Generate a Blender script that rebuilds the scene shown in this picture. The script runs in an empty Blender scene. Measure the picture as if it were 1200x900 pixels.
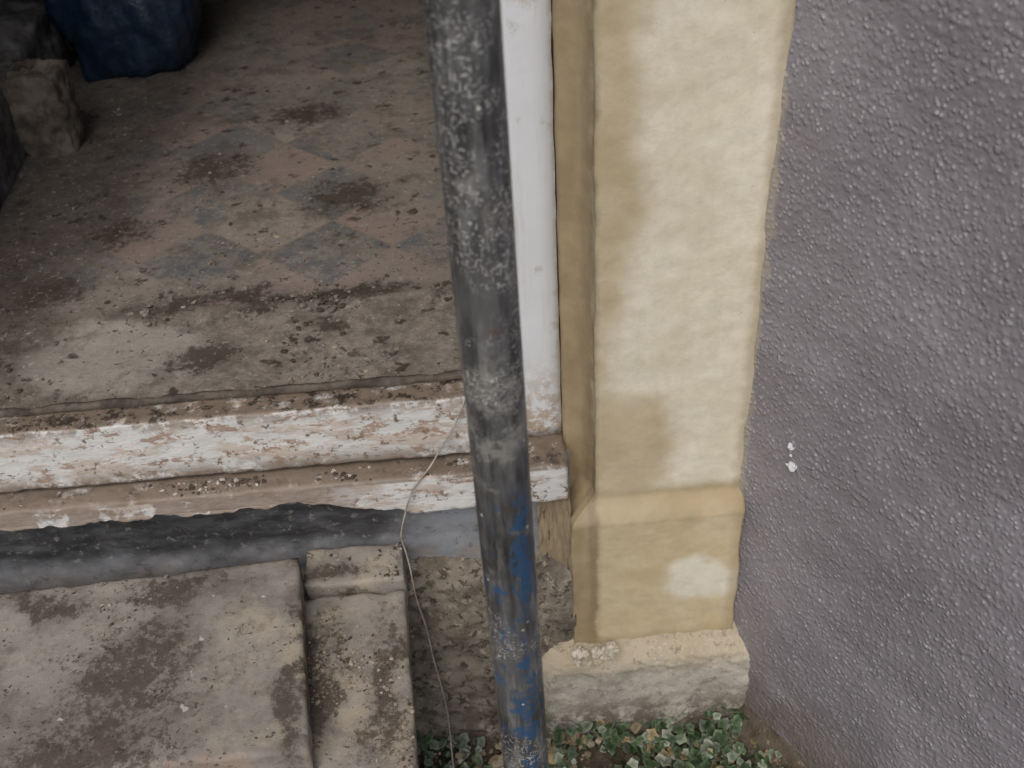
import bpy, bmesh, math, random
from mathutils import Vector, Matrix, noise
random.seed(7)
sc=bpy.context.scene
# ------------------------------------------------------------------ node helper
class Mat:
    def __init__(s,name,rough=.8,spec=.3):
        s.m=bpy.data.materials.new(name); s.m.use_nodes=True
        s.t=s.m.node_tree; s.N=s.t.nodes; s.L=s.t.links
        s.b=s.N['Principled BSDF']; s.b.inputs['Roughness'].default_value=rough
        s.b.inputs['Specular IOR Level'].default_value=spec
        s.P=s.N.new('ShaderNodeTexCoord').outputs['Object']
    def inp(s,sock,v):
        if isinstance(v,bpy.types.NodeSocket): s.L.new(v,sock)
        elif isinstance(v,(tuple,list)) and len(v)==3 and sock.type=='RGBA': sock.default_value=(*v,1)
        else: sock.default_value=v
    def noise(s,sc_,det=4,ro=.6,vec=None,dist=0,col=False):
        n=s.N.new('ShaderNodeTexNoise'); s.L.new(vec or s.P,n.inputs['Vector'])
        n.inputs['Scale'].default_value=sc_; n.inputs['Detail'].default_value=min(det,4)
        n.inputs['Roughness'].default_value=ro; n.inputs['Distortion'].default_value=dist
        return n.outputs['Color' if col else 'Fac']
    def voro(s,sc_,vec=None,feat='F1',out='Distance',rand=1):
        n=s.N.new('ShaderNodeTexVoronoi'); n.feature=feat; s.L.new(vec or s.P,n.inputs['Vector'])
        n.inputs['Scale'].default_value=sc_; n.inputs['Randomness'].default_value=rand
        return n.outputs[out]
    def math(s,op,a,b=0.0,c=None,clamp=False):
        n=s.N.new('ShaderNodeMath'); n.operation=op; n.use_clamp=clamp
        s.inp(n.inputs[0],a); s.inp(n.inputs[1],b)
        if c is not None: s.inp(n.inputs[2],c)
        return n.outputs[0]
    def vmath(s,op,a,b):
        n=s.N.new('ShaderNodeVectorMath'); n.operation=op
        s.inp(n.inputs[0],a); 
        if op=='SCALE': s.inp(n.inputs[3],b)
        else: s.inp(n.inputs[1],b)
        return n.outputs['Value' if op in('LENGTH','DOT_PRODUCT') else 'Vector']
    def step(s,v,lo,hi,a=0.0,b=1.0):
        n=s.N.new('ShaderNodeMapRange'); n.interpolation_type='SMOOTHSTEP'
        s.inp(n.inputs['Value'],v)
        if lo<=hi:
            n.inputs['From Min'].default_value=lo; n.inputs['From Max'].default_value=hi
            n.inputs['To Min'].default_value=a; n.inputs['To Max'].default_value=b
        else:
            n.inputs['From Min'].default_value=hi; n.inputs['From Max'].default_value=lo
            n.inputs['To Min'].default_value=b; n.inputs['To Max'].default_value=a
        return n.outputs['Result']
    def mix(s,f,a,b,mode='MIX'):
        n=s.N.new('ShaderNodeMix'); n.data_type='RGBA'; n.blend_type=mode
        s.inp(n.inputs[0],f); s.inp(n.inputs[6],a); s.inp(n.inputs[7],b)
        return n.outputs[2]
    def xyz(s,v=None):
        n=s.N.new('ShaderNodeSeparateXYZ'); s.L.new(v or s.P,n.inputs[0]); return n.outputs
    def comb(s,x,y,z):
        n=s.N.new('ShaderNodeCombineXYZ')
        for i,q in enumerate((x,y,z)): s.inp(n.inputs[i],q)
        return n.outputs[0]
    def warp(s,amp,scale,det=3):
        c=s.noise(scale,min(det,3),.6,col=True)
        d=s.vmath('SUBTRACT',c,(.5,.5,.5)); d=s.vmath('SCALE',d,amp)
        return s.vmath('ADD',s.P,d)
    def blob(s,c,r,lo=1.0,hi=.6,vec=None):
        v=s.vmath('SUBTRACT',vec or s.P,c); v=s.vmath('DIVIDE',v,r)
        return s.step(s.vmath('LENGTH',v,(0,0,0)),lo,hi)
    def mx(s,*a):
        r=a[0]
        for q in a[1:]: r=s.math('MAXIMUM',r,q)
        return r
    def mul(s,a,b): return s.math('MULTIPLY',a,b)
    def bump(s,h,st=.5,dist=.002,prev=None):
        n=s.N.new('ShaderNodeBump'); n.inputs['Strength'].default_value=st; n.inputs['Distance'].default_value=dist
        s.L.new(h,n.inputs['Height'])
        if prev: s.L.new(prev,n.inputs['Normal'])
        return n.outputs[0]
    def out(s,col=None,nrm=None,rough=None):
        if col is not None: s.inp(s.b.inputs['Base Color'],col)
        if nrm is not None: s.L.new(nrm,s.b.inputs['Normal'])
        if rough is not None: s.inp(s.b.inputs['Roughness'],rough)
        return s.m
# ------------------------------------------------------------------ materials
def m_cream():
    m=Mat('cream_masonry_paint',.6,.35); W=m.warp(.10,8,5); W2=m.warp(.016,40,4)
    x,y,z=m.xyz(W2)
    st=m.mx(m.blob((.143,0,.98),(.066,1,.46),1.0,.35,W), m.blob((.155,0,.55),(.105,1,.130),1.0,.55,W),
            m.mul(m.blob((.14,0,.75),(.048,1,.6),1,.2,W),.8))
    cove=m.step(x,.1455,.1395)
    zz=z
    ridge=m.step(m.math('ABSOLUTE',m.math('SUBTRACT',zz,.455)),.032,.012)
    pl=m.step(zz,.475,.465)
    oval=m.blob((.298,-.02,.312),(.072,1,.052),1.0,.50,W)
    edge=m.step(x,.322,.337)
    fine=m.noise(14,4,.6); mott=m.noise(55,4,.7)
    clean=m.mix(m.step(fine,.35,.65),(.71,.655,.50),(.79,.74,.605))
    tan1=m.mix(m.step(fine,.3,.7),(.30,.225,.125),(.39,.305,.18))
    tan2=m.mix(m.step(fine,.35,.65),(.56,.455,.27),(.65,.55,.36))
    c=m.mix(m.mul(st,.85),clean,m.mix(.6,tan1,tan2))
    c=m.mix(pl,c,tan2)
    c=m.mix(m.mul(pl,oval),c,(.77,.73,.60))
    c=m.mix(m.mul(ridge,.6),c,tan1)
    c=m.mix(m.mul(edge,.55),c,tan1)
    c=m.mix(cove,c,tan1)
    deep=m.mul(m.step(m.math('ABSOLUTE',m.math('SUBTRACT',x,.139)),.012,.003),m.step(fine,.3,.6)); c=m.mix(m.mul(deep,.5),c,(.19,.135,.08))  # shade in the hollow of the cove, darkened in the colour
    low=m.step(zz,.215,.188); c=m.mix(m.mul(low,.7),c,tan1)
    v=m.vmath('MULTIPLY',m.P,(50,10,3)); run=m.noise(1,4,.6,vec=v)
    c=m.mix(m.step(run,.5,.8,0,.25),c,(.56,.48,.33))
    sp=m.step(m.noise(160,2,.6),.70,.76); c=m.mix(m.mul(sp,.4),c,(.3,.24,.16))
    c=m.mix(m.step(mott,.3,.8,0,.28),c,(.42,.36,.26))
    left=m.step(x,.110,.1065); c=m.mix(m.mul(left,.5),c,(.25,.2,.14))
    h=m.math('ADD',m.mul(m.noise(25,3,.6),1.0),m.mul(m.noise(330,2,.7),.16))
    return m.out(c,m.bump(h,.45,.004))
def m_roughcast():
    m=Mat('roughcast_painted',.36,.5)
    n=m.noise(5,4,.6); 
    c=m.mix(m.step(n,.3,.7),(.225,.208,.225),(.300,.283,.305))
    d=m.voro(150,m.warp(.004,60,2)); peak=m.step(d,.42,.12)
    pk=m.mul(peak,m.step(m.noise(70,2,.6),.40,.6))
    c=m.mix(m.mul(pk,.5),c,(.62,.61,.65))  # sheen on the bump tops put into the colour as pale spots
    c=m.mix(m.step(m.noise(120,3,.7),.5,.8,0,.35),c,(.16,.14,.15))
    x,y,z=m.xyz(m.warp(.016,30,2))
    c=m.mix(m.step(x,.3435,.3395,0,.55),c,(.45,.39,.29))
    g=m.noise(9,4,.7)
    low=m.mul(m.step(z,.24,.04),m.step(g,.25,.55)); c=m.mix(m.mul(low,.8),c,(.14,.115,.085))
    h=m.math('ADD',m.mul(m.step(m.voro(150),.6,.1),m.noise(50,1,.5)),m.mul(m.noise(300,2,.6),.35))
    b=m.bump(h,.6,.003)
    return m.out(c,b,m.step(m.noise(30,2,.6),.3,.7,.25,.45))
def m_white(name):
    m=Mat(name,.5,.4); x,y,z=m.xyz()
    c=m.mix(m.noise(12,3,.6),(.66,.68,.69),(.76,.77,.78))
    v=m.vmath('MULTIPLY',m.P,(90,90,6)); 
    c=m.mix(m.step(m.noise(1,4,.7,vec=v),.52,.8,0,.45),c,(.45,.39,.30))
    g=m.noise(22,4,.72); 
    c=m.mix(m.step(g,.57,.68,0,.45),c,(.42,.34,.26))
    low=m.step(z,.70,.53); c=m.mix(m.mul(low,m.step(m.noise(60,4,.7),.40,.58)),c,(.40,.30,.20))
    e=m.step(x,.098,.107); c=m.mix(m.mul(m.mul(e,.8),m.step(g,.35,.55)),c,(.42,.33,.2))
    b=m.bump(m.noise(40,3,.7),.4,.002)
    return m.out(c,b)
def m_sill():
    m=Mat('sill_flaking_paint',.6,.3); x,y,z=m.xyz()
    v=m.vmath('MULTIPLY',m.P,(16,30,50))
    n20=m.noise(20,4,.7)
    white=m.mix(n20,(.54,.54,.515),(.70,.70,.69))
    brown=m.mix(m.noise(70,4,.7),(.12,.092,.07),(.27,.21,.155))
    pink=m.mix(n20,(.40,.32,.26),(.55,.47,.40))
    n=m.noise(1,4,.72,vec=v)
    c=m.mix(m.step(n,.48,.60,0,.8),white,pink)
    v2=m.vmath('MULTIPLY',m.P,(24,40,60)); n2=m.noise(1,4,.78,vec=v2)
    c=m.mix(m.step(n2,.54,.60,0,.85),c,(.33,.22,.16))
    n50=m.noise(48,4,.78)
    c=m.mix(m.step(n50,.56,.64),c,brown)
    n30=m.noise(30,4,.7)
    tp=m.mul(m.step(z,.615,.640),m.step(n30,.45,.58)); c=m.mix(m.mul(tp,.8),c,brown)
    geo=m.N.new('ShaderNodeNewGeometry').outputs['Normal']; up=m.step(m.xyz(geo)[2],.45,.85)
    c=m.mix(m.mul(up,m.step(n30,.28,.46)),c,brown)
    c=m.mix(m.mul(up,m.step(n50,.50,.60)),c,(.05,.038,.03))
    zl=m.mul(m.step(z,.578,.548),m.mul(m.step(z,.528,.532),m.step(n30,.36,.54))); c=m.mix(m.mul(zl,.85),c,brown)
    lf=m.mul(m.mul(m.step(x,-.10,-.24),m.step(z,.540,.534)),m.step(n20,.40,.50)); c=m.mix(m.mul(lf,.9),c,m.mix(n50,(.17,.13,.10),(.36,.29,.24)))
    return m.out(c,m.bump(m.math('ADD',m.noise(1,3,.72,vec=v),m.mul(m.noise(150,2,.7),.25)),.7,.003))
def m_slab():
    m=Mat('concrete_slab_dirty',.88,.2); W=m.warp(.16,11,3); W2=m.warp(.05,50,2)
    n=m.noise(9,4,.65)
    c=m.mix(m.step(n,.35,.65),(.185,.165,.145),(.295,.265,.232))
    c=m.mix(m.step(m.noise(38,4,.75),.4,.62,0,.35),c,(.36,.33,.285))
    n13=m.noise(13,4,.7)
    sand=m.mul(m.step(n13,.47,.62),m.step(m.xyz(W)[0],-.42,-.27)); c=m.mix(m.mul(sand,.6),c,(.41,.36,.265))
    st=m.mx(m.blob((-.44,-.20,.43),(.13,.13,1),1,.0,W),m.blob((-.50,-.30,.43),(.18,.10,1),1,.1,W),
        m.blob((-.145,-.20,.385),(.04,.17,1),1,.1,W),m.blob((-.22,-.02,.385),(.08,.035,1),1,.2,W),m.blob((-.235,-.2,.385),(.04,.2,1),1,.2,W),
        m.blob((-.42,-.07,.43),(.11,.05,1),1,.1,W),m.blob((-.58,-.07,.43),(.08,.04,1),1,.1,W))
    gr=m.noise(55,4,.82); g2=m.noise(130,3,.75); gg=m.math('ADD',m.mul(gr,.6),m.mul(g2,.4))
    f=m.step(m.math('ADD',m.mul(st,.20),gg),.56,.70); c=m.mix(m.mul(f,.85),c,m.mix(g2,(.022,.018,.015),(.115,.088,.066)))
    c=m.mix(m.mul(st,.34),c,(.085,.065,.05))
    far=m.mul(m.step(m.noise(24,4,.78),.50,.66),.5); c=m.mix(far,c,(.13,.105,.084))
    pit=m.voro(75,W2); ps=m.mul(m.step(pit,.24,.12),m.step(n13,.42,.56)); c=m.mix(m.mul(ps,.9),c,(.045,.034,.028))
    pit2=m.voro(170,W2); c=m.mix(m.mul(m.step(pit2,.25,.12),m.mul(st,.9)),c,(.03,.023,.018))
    wh=m.step(m.noise(42,2,.5),.72,.745); c=m.mix(m.mul(wh,.6),c,(.60,.56,.5))
    x,y,z=m.xyz(W2)
    rd=m.mul(m.step(y,-.312,-.328),m.mul(m.step(y,-.35,-.34),m.step(n13,.45,.6))); c=m.mix(m.mul(rd,.5),c,(.30,.19,.15))
    return m.out(c,m.bump(m.noise(70,4,.75),.6,.003))
def m_face():
    m=Mat('grey_cement_face',.7,.35); x,y,z=m.xyz(m.warp(.03,25,3))
    n=m.noise(16,4,.65); v=m.vmath('MULTIPLY',m.P,(20,30,70)); st=m.noise(1,4,.7,vec=v)
    c=m.mix(m.step(n,.3,.7),(.15,.155,.165),(.25,.255,.27))
    blue=m.step(x,-.13,-.06); c=m.mix(m.mul(blue,.6),c,(.28,.30,.325))
    dk=m.mul(m.step(m.math('ABSOLUTE',m.math('SUBTRACT',z,.442)),.060,.02),m.step(x,-.06,-.17))  # dark band: shade under the sill ledge, painted into the colour
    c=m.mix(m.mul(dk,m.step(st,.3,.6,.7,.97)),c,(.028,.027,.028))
    c=m.mix(m.step(m.noise(80,4,.75),.57,.66,0,.4),c,(.34,.32,.29))
    c=m.mix(m.step(m.noise(45,4,.8),.56,.64,0,.5),c,(.07,.065,.06))
    up=m.mul(m.step(z,.485,.50),.8); c=m.mix(up,c,(.21,.20,.19))
    br=m.mul(m.step(z,.39,.35),m.step(n,.42,.6)); c=m.mix(m.mul(br,.6),c,(.22,.17,.12))
    return m.out(c,m.bump(m.noise(60,3,.7),.5,.003))
def m_rough():
    m=Mat('rough_mortar',.9,.15); n=m.noise(22,4,.7)
    c=m.mix(m.step(n,.35,.65),(.125,.105,.083),(.25,.218,.175))
    c=m.mix(m.step(m.noise(50,4,.75),.56,.66,0,.7),c,(.40,.35,.27))
    c=m.mix(m.step(m.noise(65,4,.75,dist=.5),.54,.61,0,.85),c,(.05,.042,.033))
    return m.out(c,m.bump(m.noise(80,4,.75),.8,.005))
def m_base():
    m=Mat('stone_base_course',.88,.2); x,y,z=m.xyz(m.warp(.03,30,3)); n=m.noise(18,4,.68)
    c=m.mix(m.step(n,.35,.65),(.34,.32,.27),(.49,.465,.40))
    up=m.step(z,.13,.180); c=m.mix(m.mul(up,.7),c,(.45,.37,.25))
    n30=m.noise(30,4,.75)
    c=m.mix(m.mul(m.step(z,.12,.03),m.step(n30,.38,.56)),c,(.13,.115,.09))
    c=m.mix(m.step(m.noise(75,4,.8),.54,.64,0,.6),c,(.19,.16,.12))
    c=m.mix(m.step(m.noise(130,3,.8),.58,.66,0,.5),c,(.60,.57,.5))
    return m.out(c,m.bump(m.noise(70,4,.72),.7,.004))
def m_floor():
    m=Mat('victorian_tile_floor',.72,.3)
    x,y,z=m.xyz()
    s=.1414; r=1/math.sqrt(2)/s
    u=m.math('ADD',m.mul(m.math('ADD',m.math('ADD',x,.215),m.math('SUBTRACT',y,.436)),r),.5)
    v=m.math('ADD',m.mul(m.math('SUBTRACT',m.math('SUBTRACT',y,.436),m.math('ADD',x,.215)),r),.5)
    fu=m.math('FLOOR',u); fv=m.math('FLOOR',v)
    par=m.math('ABSOLUTE',m.math('MODULO',m.math('ADD',fu,fv),2.0))
    wn=m.N.new('ShaderNodeTexWhiteNoise'); wn.noise_dimensions='3D'; m.L.new(m.comb(fu,fv,3.3),wn.inputs['Vector']); rnd=wn.outputs['Value']
    gu=m.math('ABSOLUTE',m.math('SUBTRACT',m.math('FRACT',u),.5)); gv=m.math('ABSOLUTE',m.math('SUBTRACT',m.math('FRACT',v),.5))
    gr=m.step(m.mx(gu,gv),.480,.492)
    dark=m.mix(rnd,(.085,.096,.110),(.145,.152,.163))
    lite=m.mix(m.step(rnd,.3,.7),(.27,.205,.18),(.31,.28,.245))
    c=m.mix(m.step(par,.4,.6),dark,lite)
    c=m.mix(gr,c,(.18,.155,.13))
    bb=m.noise(33,4,.82); b3=m.noise(13,4,.75); a=m.noise(5,4,.72); b9=m.noise(90,3,.75)
    dirt=m.mix(m.math('ADD',m.mul(bb,.5),m.mul(b9,.5)),(.11,.093,.08),(.34,.30,.255))
    dm=m.math('ADD',m.mul(a,.35),m.math('ADD',m.mul(bb,.35),m.mul(b3,.3)))
    film=m.step(dm,.42,.545,.22,.98)
    c=m.mix(film,c,dirt)
    W=m.warp(.10,9,3)
    yw=m.xyz(m.warp(.03,16,3))[1]
    th=m.step(yw,.315,.275)
    thc=m.mix(m.step(bb,.35,.65),(.16,.135,.11),(.28,.245,.205))
    c=m.mix(th,c,thc)
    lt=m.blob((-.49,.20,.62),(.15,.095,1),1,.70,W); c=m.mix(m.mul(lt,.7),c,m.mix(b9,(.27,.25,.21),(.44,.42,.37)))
    painted_shade=m.mul(m.step(m.math('ADD',m.xyz(W)[0],m.mul(yw,-.12)),-.56,-.72),m.step(bb,.3,.6,.9,.6)); c=m.mix(painted_shade,c,(.06,.05,.042))  # left jamb's shadow on the floor, painted into the colour
    wet=m.mx(m.blob((-.36,.315,.62),(.22,.06,1),1,.0,W),m.blob((-.37,.185,.62),(.08,.07,1),1,.0,W),m.blob((-.17,.315,.62),(.19,.035,1),1,.0,W),m.blob((-.2,.225,.62),(.04,.035,1),1,.0,W),
       m.blob((-.20,.62,.62),(.14,.10,1),1,.0,W),m.blob((-.44,.76,.62),(.12,.12,1),1,.0,W),m.blob((-.63,.38,.62),(.10,.08,1),1,.0,W),m.blob((-.55,.55,.62),(.10,.10,1),1,.0,W),m.blob((-.3,.95,.62),(.14,.10,1),1,.0,W))
    f=m.step(m.math('ADD',m.mul(wet,.20),m.math('ADD',m.mul(bb,.6),m.mul(b9,.4))),.56,.68); c=m.mix(m.mul(f,.88),c,m.mix(b9,(.024,.019,.015),(.095,.075,.058)))
    c=m.mix(m.mul(wet,.28),c,(.055,.042,.033))
    c=m.mix(m.step(b3,.5,.66,0,.55),c,(.085,.07,.057))
    W45=m.warp(.05,45,2); n6=m.noise(7,2,.5)
    sp=m.mul(m.step(m.voro(22,W45),.28,.14),m.step(n6,.41,.53)); c=m.mix(m.mul(sp,.85),c,(.045,.034,.026))
    sp=m.mul(m.step(m.voro(60,W45),.24,.14),m.step(n6,.60,.48)); c=m.mix(m.mul(sp,.8),c,(.05,.038,.03))
    gv2=m.step(yw,.102,.078); c=m.mix(m.mul(gv2,.8),c,(.04,.032,.025))
    fl=m.step(m.noise(120,2,.7),.62,.69,0,.5); c=m.mix(fl,c,(.42,.39,.34))
    return m.out(c,m.bump(m.noise(55,4,.75),.6,.004),m.step(a,.35,.65,.42,.72))
def m_pole():
    m=Mat('scaffold_galvanised_steel',.5,.5)
    v=m.vmath('MULTIPLY',m.P,(45,45,7)); n=m.noise(1,4,.7,vec=v)
    c=m.mix(m.step(n,.35,.65),(.042,.042,.042),(.140,.140,.140))
    v=m.vmath('MULTIPLY',m.P,(80,80,12)); g=m.noise(30,4,.75); s1=m.noise(1,4,.75,vec=v)
    big=m.noise(6,3,.6)
    c=m.mix(m.mul(m.step(s1,.47,.66),m.step(big,.38,.6,.2,.75)),c,(.27,.27,.26))
    n45=m.noise(42,4,.78)
    cem=m.mul(m.step(m.noise(9,4,.65),.54,.64),m.step(n45,.42,.58)); c=m.mix(m.mul(cem,.6),c,(.40,.385,.35))
    W=m.warp(.05,30,3)
    bl=m.mx(m.blob((.024,-.40,.79),(.013,1,.10),1,.5,W),m.blob((.022,-.40,.55),(.015,1,.17),1,.5,W),m.mul(m.blob((.02,-.40,.66),(.035,1,.27),1,.4,W),m.step(g,.50,.57)))
    c=m.mix(m.mul(bl,m.step(n45,.56,.46,0,.85)),c,(.035,.11,.235))
    for k,(sx,sz,th) in enumerate(((190,700,.64),(700,130,.65),(420,300,.665))):
        vv=m.vmath('MULTIPLY',m.vmath('ADD',m.P,(k*.37,0.0,0.0)),(sx,sx,sz))
        rr=m.noise(1,1,.5,vec=vv,dist=.6); c=m.mix(m.mul(m.step(rr,th,th+.03,0,.8),m.step(m.noise(14,2,.6),.46,.58)),c,(.60,.59,.57))
    flk=m.step(m.voro(70),.14,.08); c=m.mix(m.mul(flk,m.step(m.noise(30,2,.5),.52,.57)),c,(.68,.66,.62))
    rust=m.step(m.noise(25,4,.7),.58,.72); c=m.mix(m.mul(rust,.6),c,(.11,.065,.045))
    m.b.inputs['Metallic'].default_value=.3
    return m.out(c,m.bump(m.noise(30,3,.7),.35,.0015),m.step(g,.3,.7,.28,.5))
def m_soil(name='soil_ground'):
    m=Mat(name,.95,.1); n=m.noise(12,4,.7)
    c=m.mix(m.step(n,.35,.65),(.045,.036,.027),(.13,.105,.078))
    c=m.mix(m.step(m.noise(60,4,.75),.57,.66),c,(.27,.22,.155))
    return m.out(c,m.bump(m.noise(45,3,.75),.8,.008))
def m_attr(name,rough=.6,bs=200):
    m=Mat(name,rough,.3); a=m.N.new('ShaderNodeAttribute'); a.attribute_name='col'
    c=m.mix(m.step(m.noise(bs,3,.7),.35,.75,0,.45),a.outputs['Color'],(.03,.03,.02))
    return m.out(c,m.bump(m.noise(bs,2,.7),.5,.001))
def m_simple(name,c1,c2,s=20,rough=.8,bs=60,bd=.003):
    m=Mat(name,rough,.3); return m.out(m.mix(m.step(m.noise(s,4,.7),.35,.65),c1,c2),m.bump(m.noise(bs,3,.72),.6,bd))
CREAM=m_cream(); RC=m_roughcast(); WHITE=m_white('white_gloss_timber'); SILL=m_sill(); SLAB=m_slab(); FACE=m_face()
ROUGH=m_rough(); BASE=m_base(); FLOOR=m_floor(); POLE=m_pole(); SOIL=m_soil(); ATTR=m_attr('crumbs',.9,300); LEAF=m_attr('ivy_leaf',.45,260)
mp=Mat('old_plaster',.9,.1); PLASTER=mp.out(mp.mix(mp.noise(12,2,.6),(.20,.18,.16),(.32,.30,.27)))
RUBBLE=m_simple('rubble_stone',(.055,.044,.036),(.15,.125,.10),25)
PLANK=m_simple('dusty_timber',(.045,.042,.04),(.15,.143,.135),18)
# ------------------------------------------------------------------ mesh helpers
def add(name,verts,faces,mat,smooth=True,parent=None,cols=None):
    me=bpy.data.meshes.new(name); me.from_pydata([tuple(v) for v in verts],[],faces); me.update()
    if cols:
        at=me.color_attributes.new('col','FLOAT_COLOR','POINT')
        for i,c in enumerate(cols): at.data[i].color=(*c,1)
    ob=bpy.data.objects.new(name,me); sc.collection.objects.link(ob); me.materials.append(mat)
    if smooth: me.polygons.foreach_set('use_smooth',[True]*len(me.polygons))
    if parent: ob.parent=parent
    return ob
def empty(name):
    e=bpy.data.objects.new(name,None); sc.collection.objects.link(e); return e
def fbm(p,f,o=3):
    a=0;w=1
    for i in range(o):
        a+=w*noise.noise(p*f); f*=2.1; w*=.5
    return a
def grid(name,us,vs,fn,mat,**k):
    V=[fn(u,v) for v in vs for u in us]; n=len(us)
    F=[(j*n+i,j*n+i+1,(j+1)*n+i+1,(j+1)*n+i) for j in range(len(vs)-1) for i in range(n-1)]
    return add(name,V,F,mat,**k)
def lin(a,b,step):
    n=max(1,int(round(abs(b-a)/step))); return [a+(b-a)*i/n for i in range(n+1)]
def rough_box(name,foot,z0,z1,mat,res=.01,amp=.001,wear=.004,fr=30,parent=None,rad=.003,edgefn=None):
    A,B,C_,D=[Vector((p[0],p[1],0)) for p in foot]
    lx=(B-A).length; ly=(D-A).length; lz=z1-z0
    nx=max(2,int(lx/res)); ny=max(2,int(ly/res)); nz=max(2,int(lz/res))
    bm=bmesh.new(); idx={}
    def P(i,j,k):
        if (i,j,k) in idx: return idx[(i,j,k)]
        u,v,w=i/nx,j/ny,k/nz
        p=(A*(1-u)*(1-v)+B*u*(1-v)+C_*u*v+D*(1-u)*v); p=Vector((p.x,p.y,z0+lz*w))
        d=[min(u,1-u)*lx,min(v,1-v)*ly,min(w,1-w)*lz]; ds=sorted(d)
        e=ds[1]
        off=noise.noise_vector(p*fr)*amp+noise.noise_vector(p*fr*3)*amp*.5
        wr=rad+wear*max(0,fbm(p,22,3))*1.6
        if e<wr:
            q=(wr-e)*.45
            dirv=Vector((0,0,0))
            if d[0]<wr: dirv+=(B-A).normalized()*(1 if u<.5 else -1)
            if d[1]<wr: dirv+=(D-A).normalized()*(1 if v<.5 else -1)
            if d[2]<wr: dirv+=Vector((0,0,1 if w<.5 else -1))
            off+=dirv*q
        if edgefn: off+=edgefn(p,u,v,w)
        idx[(i,j,k)]=bm.verts.new(p+off); return idx[(i,j,k)]
    def q(a,b,c,d): bm.faces.new((a,b,c,d))
    for i in range(nx):
        for j in range(ny):
            q(P(i,j,nz),P(i+1,j,nz),P(i+1,j+1,nz),P(i,j+1,nz)); q(P(i,j,0),P(i,j+1,0),P(i+1,j+1,0),P(i+1,j,0))
    for i in range(nx):
        for k in range(nz):
            q(P(i,0,k),P(i+1,0,k),P(i+1,0,k+1),P(i,0,k+1)); q(P(i,ny,k),P(i,ny,k+1),P(i+1,ny,k+1),P(i+1,ny,k))
    for j in range(ny):
        for k in range(nz):
            q(P(0,j,k),P(0,j,k+1),P(0,j+1,k+1),P(0,j+1,k)); q(P(nx,j,k),P(nx,j+1,k),P(nx,j+1,k+1),P(nx,j,k+1))
    bmesh.ops.recalc_face_normals(bm,faces=bm.faces)
    me=bpy.data.meshes.new(name); bm.to_mesh(me); bm.free(); me.materials.append(mat)
    me.polygons.foreach_set('use_smooth',[True]*len(me.polygons))
    ob=bpy.data.objects.new(name,me); sc.collection.objects.link(ob)
    if parent: ob.parent=parent
    return ob
def box(name,a,b,mat,parent=None,bev=.004):
    bm=bmesh.new(); bmesh.ops.create_cube(bm,size=1)
    for v in bm.verts: v.co=Vector([a[i]+(b[i]-a[i])*(v.co[i]+.5) for i in range(3)])
    if bev: bmesh.ops.bevel(bm,geom=bm.edges[:],offset=bev,segments=2,affect='EDGES')
    me=bpy.data.meshes.new(name); bm.to_mesh(me); bm.free(); me.materials.append(mat)
    ob=bpy.data.objects.new(name,me); sc.collection.objects.link(ob)
    if parent: ob.parent=parent
    return ob
def rect(x0,x1,y0,y1): return [(x0,y0),(x1,y0),(x1,y1),(x0,y1)]
def ss(a,b,x):
    t=max(0,min(1,(x-a)/(b-a))); return t*t*(3-2*t)
# ------------------------------------------------------------------ building
house=empty('terraced_house')
def pier(name,mirror=None):
    zs=lin(.17,.42,.005)[:-1]+lin(.42,.49,.0025)[:-1]+lin(.49,1.3,.006)[:-1]+lin(1.3,3.0,.05)
    S=[('b',.13)]+[('b',.09)]+[('c',i/16) for i in range(17)]+[('f',i/60) for i in range(1,61)]+[('e',1)]
    def fn(u,z):
        k,s=S[u]
        F=-.02*(1-ss(.432,.468,z)); cx=.108+.035*ss(.430,.474,z)
        if k=='b': p=Vector((.106,s,z))
        elif k=='c':
            a=Vector((.1065,.05,0)); b=Vector((cx,F,0)); p=a.lerp(b,s); kk=(cx-.108)/.035
            p+=Vector((.8,.6,0))*(.0135*kk*(4*s*(1-s)))
            p.z=z
        elif k=='f':
            x=cx+(.342-cx)*s; p=Vector((x,F,z))
            r=.006
            if x-cx<r: p.y+=(r-(x-cx))*.4
        else: p=Vector((.347,.05,z))
        w=fbm(Vector((p.x,0,z)),9,3)*.0018+fbm(Vector((p.x,5,z)),45,2)*.0005
        if z<.43 and k=='c': w+=fbm(Vector((p.y*3,2,z)),30,3)*.003
        p.y-=w; p.x+=fbm(Vector((0,s*3,z*6)),2,3)*.0022
        if mirror is not None: p.x=mirror-p.x
        return p
    o=grid(name,list(range(len(S))),zs,fn,CREAM,parent=house)
    return o
pier('door_pier'); pier('far_door_pier',-.80)
def basefn(u,v):
    prof=[(.21,-.012),(.186,-.023),(.178,-.032),(.168,-.042),(.155,-.0465),(.13,-.048),(.10,-.048),(.05,-.048),(-.02,-.048)]
    t=v*(len(prof)-1); i=min(int(t),len(prof)-2); f_=t-i
    z=prof[i][0]*(1-f_)+prof[i+1][0]*f_; y=prof[i][1]*(1-f_)+prof[i+1][1]*f_
    p=Vector((u,y,z)); w=fbm(p,25,4)*.004+fbm(p,90,2)*.0015
    p.y-=w; p.z+=fbm(p+Vector((3,0,0)),18,3)*.004*(1 if v<.6 else 0)
    e=max(0,.075-u); p.y+=e*e*30; p.z-=e*.5*(1-v)
    return p
grid('base_course',lin(.048,.42,.004),lin(0,1,1/48),basefn,BASE,parent=house)
grid('base_course_far',lin(-1.3,-.88,.02),lin(0,1,1/20),basefn,BASE,parent=house)
rough_box('door_jamb',rect(.036,.1065,.05,.13),.536,2.72,WHITE,res=.02,amp=.0008,wear=.002,parent=house,rad=.004)
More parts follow.
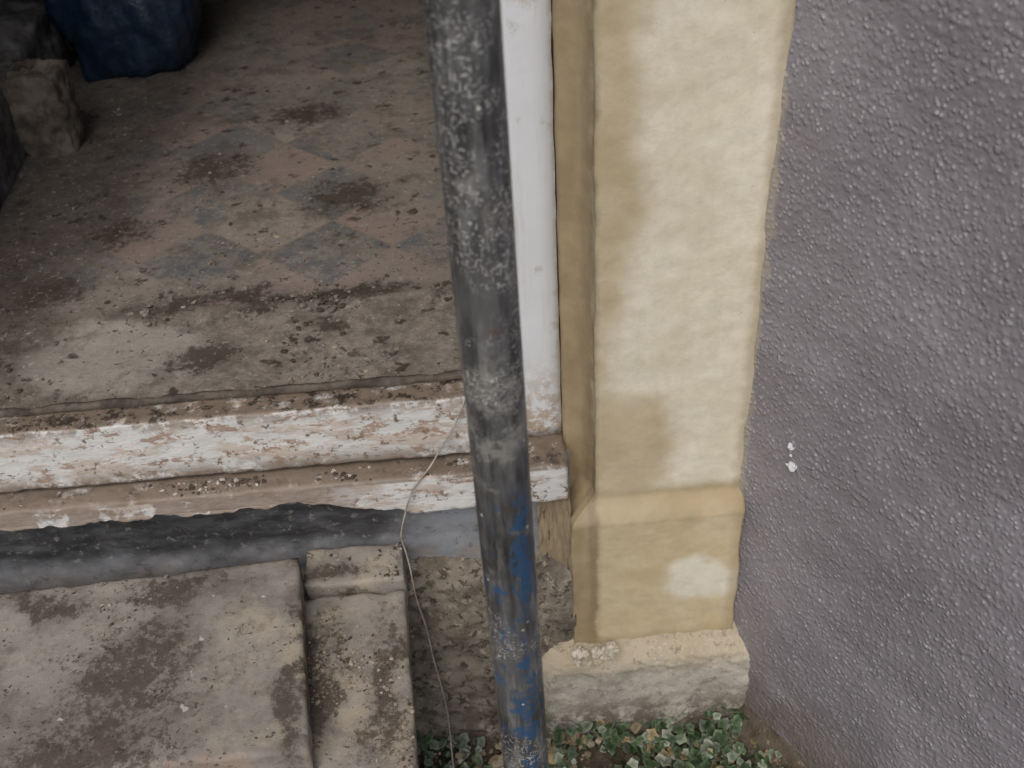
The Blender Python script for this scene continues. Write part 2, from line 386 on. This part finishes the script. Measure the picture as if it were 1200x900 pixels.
rough_box('door_jamb_far',rect(-.90,-.83,.05,.13),.536,2.72,WHITE,res=.03,amp=.0008,wear=.002,parent=house)
box('door_head',(-.83,.051,2.62),(.036,.129,2.72),WHITE,house)
box('lintel',(-1.2,.0,2.72),(.40,.30,3.0),CREAM,house)
box('upper_facade',(-3.0,.005,3.0),(.6,.30,5.5),PLASTER,house)
box('far_facade',(-3.0,.005,-.02),(-1.145,.30,2.999),PLASTER,house)
box('pier_core',(.125,.0515,-.02),(.60,.35,2.719),PLASTER,house,0)
box('pier_core_far',(-1.144,.0515,-.02),(-.925,.35,2.719),PLASTER,house,0)
def sillchip(p,u,v,w):
    o=Vector((0,0,0))
    if w<.6:
        L=1 if p.x<-.22 else max(0,(-.10-p.x)/.12) if p.x<-.10 else 0
        o.z+=(max(0,fbm(Vector((p.x,0,0)),13,4))*.024*L+.030*L+max(0,fbm(Vector((p.x,3,0)),30,3))*.006)*(1-w/.6)
    return o
rough_box('door_sill_upright',rect(-.83,.036,.02,.058),.545,.641,SILL,res=.005,amp=.0015,wear=.004,parent=house,rad=.0015)
rough_box('door_sill_ledge',rect(-.83,.1062,-.008,.060),.472,.537,SILL,res=.004,amp=.0014,wear=.005,parent=house,rad=.002,edgefn=sillchip)
rough_box('threshold_bead',rect(-.83,.036,.072,.084),.60,.636,RUBBLE,res=.006,amp=.002,wear=.006,parent=house,rad=.003)
grid('cement_riser',lin(-1.0,.112,.005),lin(.30,.53,.005),lambda x,z:Vector((x,.028-fbm(Vector((x,0,z)),14,4)*.005-.024*ss(.478,.50,z+.016*fbm(Vector((x,9,0)),12,3))*ss(0,1,(-.10-x)/.08),z)),FACE,parent=house)
def roughfn(x,t):
    z=.352-.38*t+fbm(Vector((x,1,0)),18,3)*.008*(1-t)
    y=.032-.040*ss(0,.07,t)-.03*t
    p=Vector((x,y,z)); p.y-=fbm(p,16,5)*.007*ss(0,.05,t)+fbm(p,70,3)*.0025
    return p
grid('foundation_face',lin(-1.0,.112,.005),lin(0,1,1/80),roughfn,ROUGH,parent=house)
grid('plinth_return_rubble',lin(0,1,.04),lin(.18,.50,.006),lambda t,z:Vector((.066+.042*t+fbm(Vector((t,3,z)),25,3)*.003,.024-.03*t*t-fbm(Vector((t,0,z)),30,4)*.005,z)),CREAM,parent=house)
# roughcast wall (splayed bay return)
ts=lin(0,.42,.0022)[:-1]+lin(.42,1.0,.04); zs=lin(-.03,1.30,.0022)[:-1]+lin(1.3,5.5,.1)
an=math.radians(29); dv=Vector((math.sin(an),-math.cos(an),0)); nv=Vector((-math.cos(an),-math.sin(an),0))
def rcfn(t,z):
    wob=fbm(Vector((0,7,z)),3.2,3)*.005
    p=Vector((.338,.006,z))+dv*t
    p+=nv*(.004*math.exp(-t/.02))
    p.x+=wob*math.exp(-t/.06)
    P3=Vector((t,0,z))
    sc_=112
    d,_=noise.voronoi(P3*sc_+noise.noise_vector(P3*60)*.5); h=max(0,.62-d[0])
    g=.5+.9*noise.noise(P3*30+Vector((4,4,4)))
    fade=min(1,.25+t/.06)
    h=h*max(.2,g)*.0042+fbm(P3,160,2)*.0006
    p+=nv*(h*fade+fbm(P3,5,3)*.005)
    return p
grid('roughcast_bay_wall',ts,zs,rcfn,RC,parent=house)
e=Vector((.338,.006,0))+dv*1.0
box('bay_front_wall',(e.x+.002,e.y-.004,-.03),(e.x+1.5,e.y+.25,5.5),RC,house,0)
# hall
hall=empty('hallway')
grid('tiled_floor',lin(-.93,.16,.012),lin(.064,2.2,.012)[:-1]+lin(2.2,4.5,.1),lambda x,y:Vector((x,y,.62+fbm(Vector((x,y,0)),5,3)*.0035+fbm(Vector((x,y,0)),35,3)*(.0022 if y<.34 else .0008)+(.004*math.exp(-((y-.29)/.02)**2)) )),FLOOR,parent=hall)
box('hall_wall_left',(-1.0,.131,.5),(-.92,4.5,3.2),PLASTER,hall,0)
box('hall_wall_right',(.1,.3501,.5),(.2,4.5,3.2),PLASTER,hall,0)
box('hall_wall_reveal',(.1001,.131,.5),(.1095,.3501,3.2),PLASTER,hall,0)
box('hall_end_wall',(-.92,4.5,.5),(.1,4.6,3.2),PLASTER,hall,0)
box('hall_ceiling',(-1.0,.301,3.2),(.2,4.6,3.3),PLASTER,hall,0)
# ------------------------------------------------------------------ steps of paving slabs
steps=empty('stone_steps')
up=[(-.93,-.325),(-.2225,-.325),(-.257,-.026),(-.93,-.056)]
rough_box('top_slab',up,.389,.430,SLAB,res=.006,amp=.0010,wear=.005,parent=steps,rad=.0018)
lo=[(-.95,-.46),(-.100,-.46),(-.121,-.055),(-.95,-.055)]
rough_box('lower_slab',lo,.335,.383,SLAB,res=.007,amp=.0012,wear=.008,parent=steps,rad=.0025)
rough_box('back_strip',[(-.2545,-.050),(-.1205,-.050),(-.1235,.018),(-.2545,.018)],.338,.398,SLAB,res=.005,amp=.0014,wear=.006,parent=steps,rad=.002)
rough_box('brick_support',rect(-.92,-.17,-.42,-.02),-.02,.334,RUBBLE,res=.02,amp=.004,wear=.01,parent=steps)
# ------------------------------------------------------------------ scaffold pole
pole=empty('scaffold_pole')
nz=400; na=48; V=[];Fc=[]
r=.02415
for k in range(nz+1):
    z=.006+3.6*(k/nz); x0=.0211-.0095*z
    for a in range(na):
        th=2*math.pi*a/na; d=Vector((math.cos(th),math.sin(th),0)); rr=r+noise.noise(Vector((d.x*2,d.y*2,z*12)))*.0003
        V.append(Vector((x0,-.38,z))+d*rr)
for k in range(nz):
    for a in range(na):
        b=(a+1)%na; Fc.append((k*na+a,k*na+b,(k+1)*na+b,(k+1)*na+a))
Fc.append(tuple(nz*na+a for a in range(na)))
add('tube',V,Fc,POLE,parent=pole)
box('base_plate',(-.054,-.455,0),(.096,-.305,.006),POLE,pole,.001)
# ------------------------------------------------------------------ left-hand rubble, sack
def lump(name,c,s,mat,seed,amp=.25,fr=2.2,sub=5,flat=0,parent=None,crease=0):
    bm=bmesh.new(); bmesh.ops.create_icosphere(bm,subdivisions=sub,radius=1)
    for v in bm.verts:
        q=v.co.copy(); 
        m_=max(abs(q.x),abs(q.y),abs(q.z)); q=q.lerp(q/m_,flat)
        k=1+amp*fbm(v.co+Vector((seed,0,0)),fr,4)
        if crease: k+=crease*abs(noise.noise(Vector((v.co.x*5,v.co.y*5,v.co.z*2+seed))))
        v.co=Vector((c[0]+q.x*k*s[0],c[1]+q.y*k*s[1],max(c[2]+q.z*k*s[2],.616)))
    me=bpy.data.meshes.new(name); bm.to_mesh(me); bm.free(); me.materials.append(mat)
    me.polygons.foreach_set('use_smooth',[True]*len(me.polygons))
    ob=bpy.data.objects.new(name,me); sc.collection.objects.link(ob)
    if parent: ob.parent=parent
    return ob
mb=Mat('blue_plastic',.42,.5); BLUE=mb.out(mb.mix(mb.step(mb.noise(14,4,.7),.45,.7),(.006,.019,.042),(.024,.045,.075)),mb.bump(mb.noise(22,3,.65),.8,.008))
lump('blue_rubble_sack',(-.670,1.31,.80),(.138,.13,.22),BLUE,3,.14,1.4,5,.3,crease=.18)
lump('rubble_stone',(-.750,.90,.690),(.055,.05,.085),RUBBLE,9,.20,1.6,5,.75)
lump('plaster_chunk',(-.90,1.20,.67),(.09,.14,.10),PLANK,5,.15,1.3,5,.7)
rough_box('skirting_board',[(-.86,.40),(-.775,.45),(-.80,1.02),(-.86,1.02)],.612,.765,PLANK,res=.010,amp=.0025,wear=.010,rad=.004)
# ------------------------------------------------------------------ crumbs / debris
def debris(name,items,mat):
    base=bmesh.new(); bmesh.ops.create_icosphere(base,subdivisions=2,radius=1)
    bv=[v.co.copy() for v in base.verts]; bf=[[v.index for v in f.verts] for f in base.faces]; base.free()
    V=[];F=[];C=[]
    for (p,s,col,fl) in items:
        o=len(V); sd=Vector((random.random()*50,random.random()*50,0)); rot=Matrix.Rotation(random.random()*6.28,3,'Z')
        st=Vector((random.uniform(.7,1.4),random.uniform(.7,1.2),fl))
        for v in bv:
            k=1+.75*noise.noise(v*1.7+sd)
            w=rot@Vector((v.x*st.x*k,v.y*st.y*k,v.z*st.z*k))*s
            V.append(Vector(p)+w); C.append(col)
        F+= [[i+o for i in f] for f in bf]
    return add(name,V,F,mat,smooth=False,cols=C)
def jit(c,a=.25):
    k=1+random.uniform(-a,a); return tuple(q*k for q in c)
BR=(.085,.064,.048); SD=(.36,.31,.24); GY=(.24,.21,.18); WH=(.55,.52,.46)
it=[]
def scat(n,x0,x1,y0,y1,z,smin,smax,cols,cl=None,pw=3.5):
    for _ in range(n):
        for _t in range(30):
            x=random.uniform(x0,x1); y=random.uniform(y0,y1)
            if cl is None or noise.noise(Vector((x,y,cl))*7)>random.uniform(0,.5): break
        s=smin+(smax-smin)*random.random()**pw
        it.append(((x,y,z+s*.15),s,jit(random.choice(cols)),random.uniform(.25,.6)))
scat(300,-.75,.03,.07,.36,.621,.0007,.0045,[BR,BR,GY,SD],1)
scat(170,-.55,-.02,.265,.315,.624,.001,.0055,[BR,BR,GY],2)
scat(240,-.80,.03,.067,.078,.624,.002,.006,[BR,BR,GY])
scat(300,-.75,.05,.36,1.6,.620,.0007,.005,[BR,GY,GY,SD],3)
scat(14,-.75,.05,.4,1.6,.620,.003,.007,[BR,BR],4,3)
scat(260,-.75,.03,.022,.056,.6405,.0006,.003,[BR,BR,GY],5)
scat(260,-.75,.10,-.006,.02,.5375,.0006,.0035,[BR,BR,GY,WH],6)
debris('mud_crumbs',it,ATTR); it=[]
scat(200,-.66,-.26,-.32,-.04,.431,.0004,.0024,[BR,GY,GY,SD],7)
scat(1100,-.25,-.11,-.40,-.06,.3835,.0004,.0026,[BR,SD,SD,GY],8)
scat(160,-.25,-.125,-.045,.014,.3985,.0005,.003,[BR,SD,GY],9)
debris('step_grit',it,ATTR); it=[]
for (x,y,z,s) in ((.118,-.036,.192,.013),(.138,-.036,.190,.009),(.162,-.038,.192,.012),(.150,-.040,.184,.005),(.128,-.045,.178,.004),(.110,-.043,.180,.006)):
    for q in range(6):
        k=random.uniform(.4,.75); it.append(((x+random.uniform(-.5,.5)*s,y-random.uniform(0,.4)*s,z+random.uniform(-.5,.5)*s),s*k,jit((.62,.57,.47),.12),.9))
debris('mortar_lumps',it,ATTR)
it=[]
for t,z,s in ((.083,.592,.0042),(.0845,.589,.003),(.090,.563,.0062),(.0915,.560,.0045),(.0855,.578,.0018)):
    p=Vector((.338,.006,z))+dv*t+nv*.005; it.append((tuple(p),s,(.70,.71,.71),.9))
debris('plaster_splash',it,ATTR)
# ------------------------------------------------------------------ ground
def gfn(x,y):
    z=fbm(Vector((x,y,0)),6,3)*.006+fbm(Vector((x,y,0)),40,3)*.004 if abs(x)<1 and -1.2<y<.2 else 0
    return Vector((x,y,z-.004))
gx=[-80,-20,-5,-1.5]+lin(-1,1,.012)+[1.5,5,20,80]; gy=[-80,-20,-5,-1.5]+lin(-1.2,.1,.012)+[1.5,5,20,80]
grid('ground',gx,gy,gfn,SOIL)
def spill(x,y):
    a=Vector((x-.405,y+.06)); h=.075*math.exp(-((a.x*.9+a.y*.45)/.05)**2)*ss(-.30,-.10,y)
    return Vector((x,y,h-.006+fbm(Vector((x,y,0)),40,4)*.004))
grid('earth_spill',lin(.30,.60,.006),lin(-.30,.02,.006),spill,SOIL)
# ------------------------------------------------------------------ weeds
V=[];F=[];C=[]
def leaf(p,s,nrm,col,rot):
    o=len(V); n=nrm.normalized(); t=n.orthogonal().normalized(); t=Matrix.Rotation(rot,3,n)@t; b=n.cross(t)
    V.append(p-n*s*.14); C.append(tuple(q*.55 for q in col)); K=10
    for ring,(rr,dz) in enumerate(((.55,.03),(1.0,-.08))):
        for i in range(K):
            a=2*math.pi*i/K; lob=1+.14*math.cos(a*5)-(.45 if i==0 else 0)
            q=p+(t*math.cos(a)+b*math.sin(a))*s*rr*lob+n*s*(dz+.10*math.sin(a*3+rot))
            V.append(q); C.append(col if ring==0 else tuple(min(1,k*1.35+.015) for k in col))
    for i in range(K):
        j=(i+1)%K; F.append((o,o+1+i,o+1+j)); F.append((o+1+i,o+1+K+i,o+1+K+j,o+1+j))
def weeds(n,x0,x1,y0,y1,z0,z1,cl,thr):
    c=0
    while c<n:
        x=random.uniform(x0,x1); y=random.uniform(y0,y1)
        if noise.noise(Vector((x,y,cl))*14)<thr+random.uniform(-.25,.15): continue
        c+=1; z=random.uniform(z0,z1)*(.6+.6*noise.noise(Vector((x,y,3))*15)+.2)
        base=random.choice([(.075,.12,.06),(.10,.155,.075),(.19,.225,.16),(.045,.08,.035),(.25,.27,.21),(.10,.13,.085),(.05,.085,.04)])
        if random.random()<.10: base=(.24,.19,.10)
        leaf(Vector((x,y,z)),random.uniform(.004,.0105),Vector((random.gauss(0,.7),random.gauss(-.3,.7),1)),jit(base,.3),random.random()*6.28)
weeds(1300,.07,.40,-.30,-.045,.008,.05,1,-.05)
weeds(350,-.17,-.04,-.30,-.04,.006,.035,2,-.05)
weeds(130,-.04,.10,-.30,-.05,.004,.02,5,.12)
add('creeping_weeds',V,F,LEAF,cols=C)
it=[]
scat(380,-.16,.42,-.28,-.045,.012,.002,.010,[(.25,.2,.14),(.33,.28,.2),(.12,.09,.06),(.40,.36,.3)])
scat(120,-.03,.15,-.28,-.05,.012,.005,.014,[(.30,.23,.14),(.36,.28,.17),(.4,.34,.25)])
debris('ground_rubble',it,ATTR)
# ------------------------------------------------------------------ wire
def wire(name,pts,r,mat):
    cu=bpy.data.curves.new(name,'CURVE'); cu.dimensions='3D'; cu.bevel_depth=r; cu.bevel_resolution=3
    s=cu.splines.new('NURBS'); s.points.add(len(pts)-1); s.use_endpoint_u=True; s.order_u=4
    for i,p in enumerate(pts): s.points[i].co=(*p,1)
    o=bpy.data.objects.new(name,cu); sc.collection.objects.link(o); cu.materials.append(mat); return o
WIRE=m_simple('dusty_string',(.26,.23,.19),(.44,.40,.34),60)
wire('string',[(-.012,.05,.645),(-.018,.012,.641),(-.035,.010,.60),(-.058,.010,.565),(-.070,-.004,.547),(-.098,-.016,.527),(-.112,-.017,.475),(-.122,-.015,.44),(-.118,-.01,.415),(-.113,-.02,.38),(-.112,-.03,.33),(-.101,-.035,.28),(-.100,-.035,.22),(-.092,-.045,.16),(-.085,-.055,.09),(-.088,-.07,.03),(-.084,-.12,.01)],.0012,WIRE)
# ------------------------------------------------------------------ camera
f=1300.0
n=Vector((100,1673,1300)).normalized(); c=.03
xx=Vector((1.0,-(100+1300*c)/1673,c)).normalized(); zz=-n; yy=zz.cross(xx).normalized()
R=Vector((xx[0],yy[0],zz[0])); D=Vector((xx[1],yy[1],zz[1])); Fw=Vector((xx[2],yy[2],zz[2]))
cam=bpy.data.cameras.new('camera'); co=bpy.data.objects.new('camera',cam); sc.collection.objects.link(co)
M=Matrix((R,-D,-Fw)).transposed().to_4x4(); M.translation=Vector((0,-1.07,1.5)); co.matrix_world=M
cam.sensor_fit='HORIZONTAL'; cam.sensor_width=36; cam.lens=f/1200*36; cam.clip_start=.02; cam.clip_end=500
cam.dof.use_dof=True; cam.dof.focus_distance=1.35; cam.dof.aperture_fstop=7
sc.camera=co
# ------------------------------------------------------------------ light
w=bpy.data.worlds.new('World'); sc.world=w; w.use_nodes=True
sky=w.node_tree.nodes.new('ShaderNodeTexSky'); sky.sky_type='NISHITA'; sky.sun_disc=False
el,az=math.radians(50),math.radians(196)
sky.sun_elevation=el; sky.sun_rotation=az; sky.air_density=1.0; sky.dust_density=3
bg=w.node_tree.nodes['Background']; bg.inputs['Strength'].default_value=.12
w.node_tree.links.new(sky.outputs[0],bg.inputs['Color'])
sd=Vector((math.sin(az)*math.cos(el),math.cos(az)*math.cos(el),math.sin(el)))
sun=bpy.data.lights.new('sun','SUN'); sun.energy=1.5; sun.angle=math.radians(35); sun.color=(1,.96,.90)
so=bpy.data.objects.new('sun',sun); sc.collection.objects.link(so); so.rotation_euler=sd.to_track_quat('Z','Y').to_euler()
sc.view_settings.view_transform='Standard'; sc.view_settings.look='None'; sc.view_settings.exposure=0
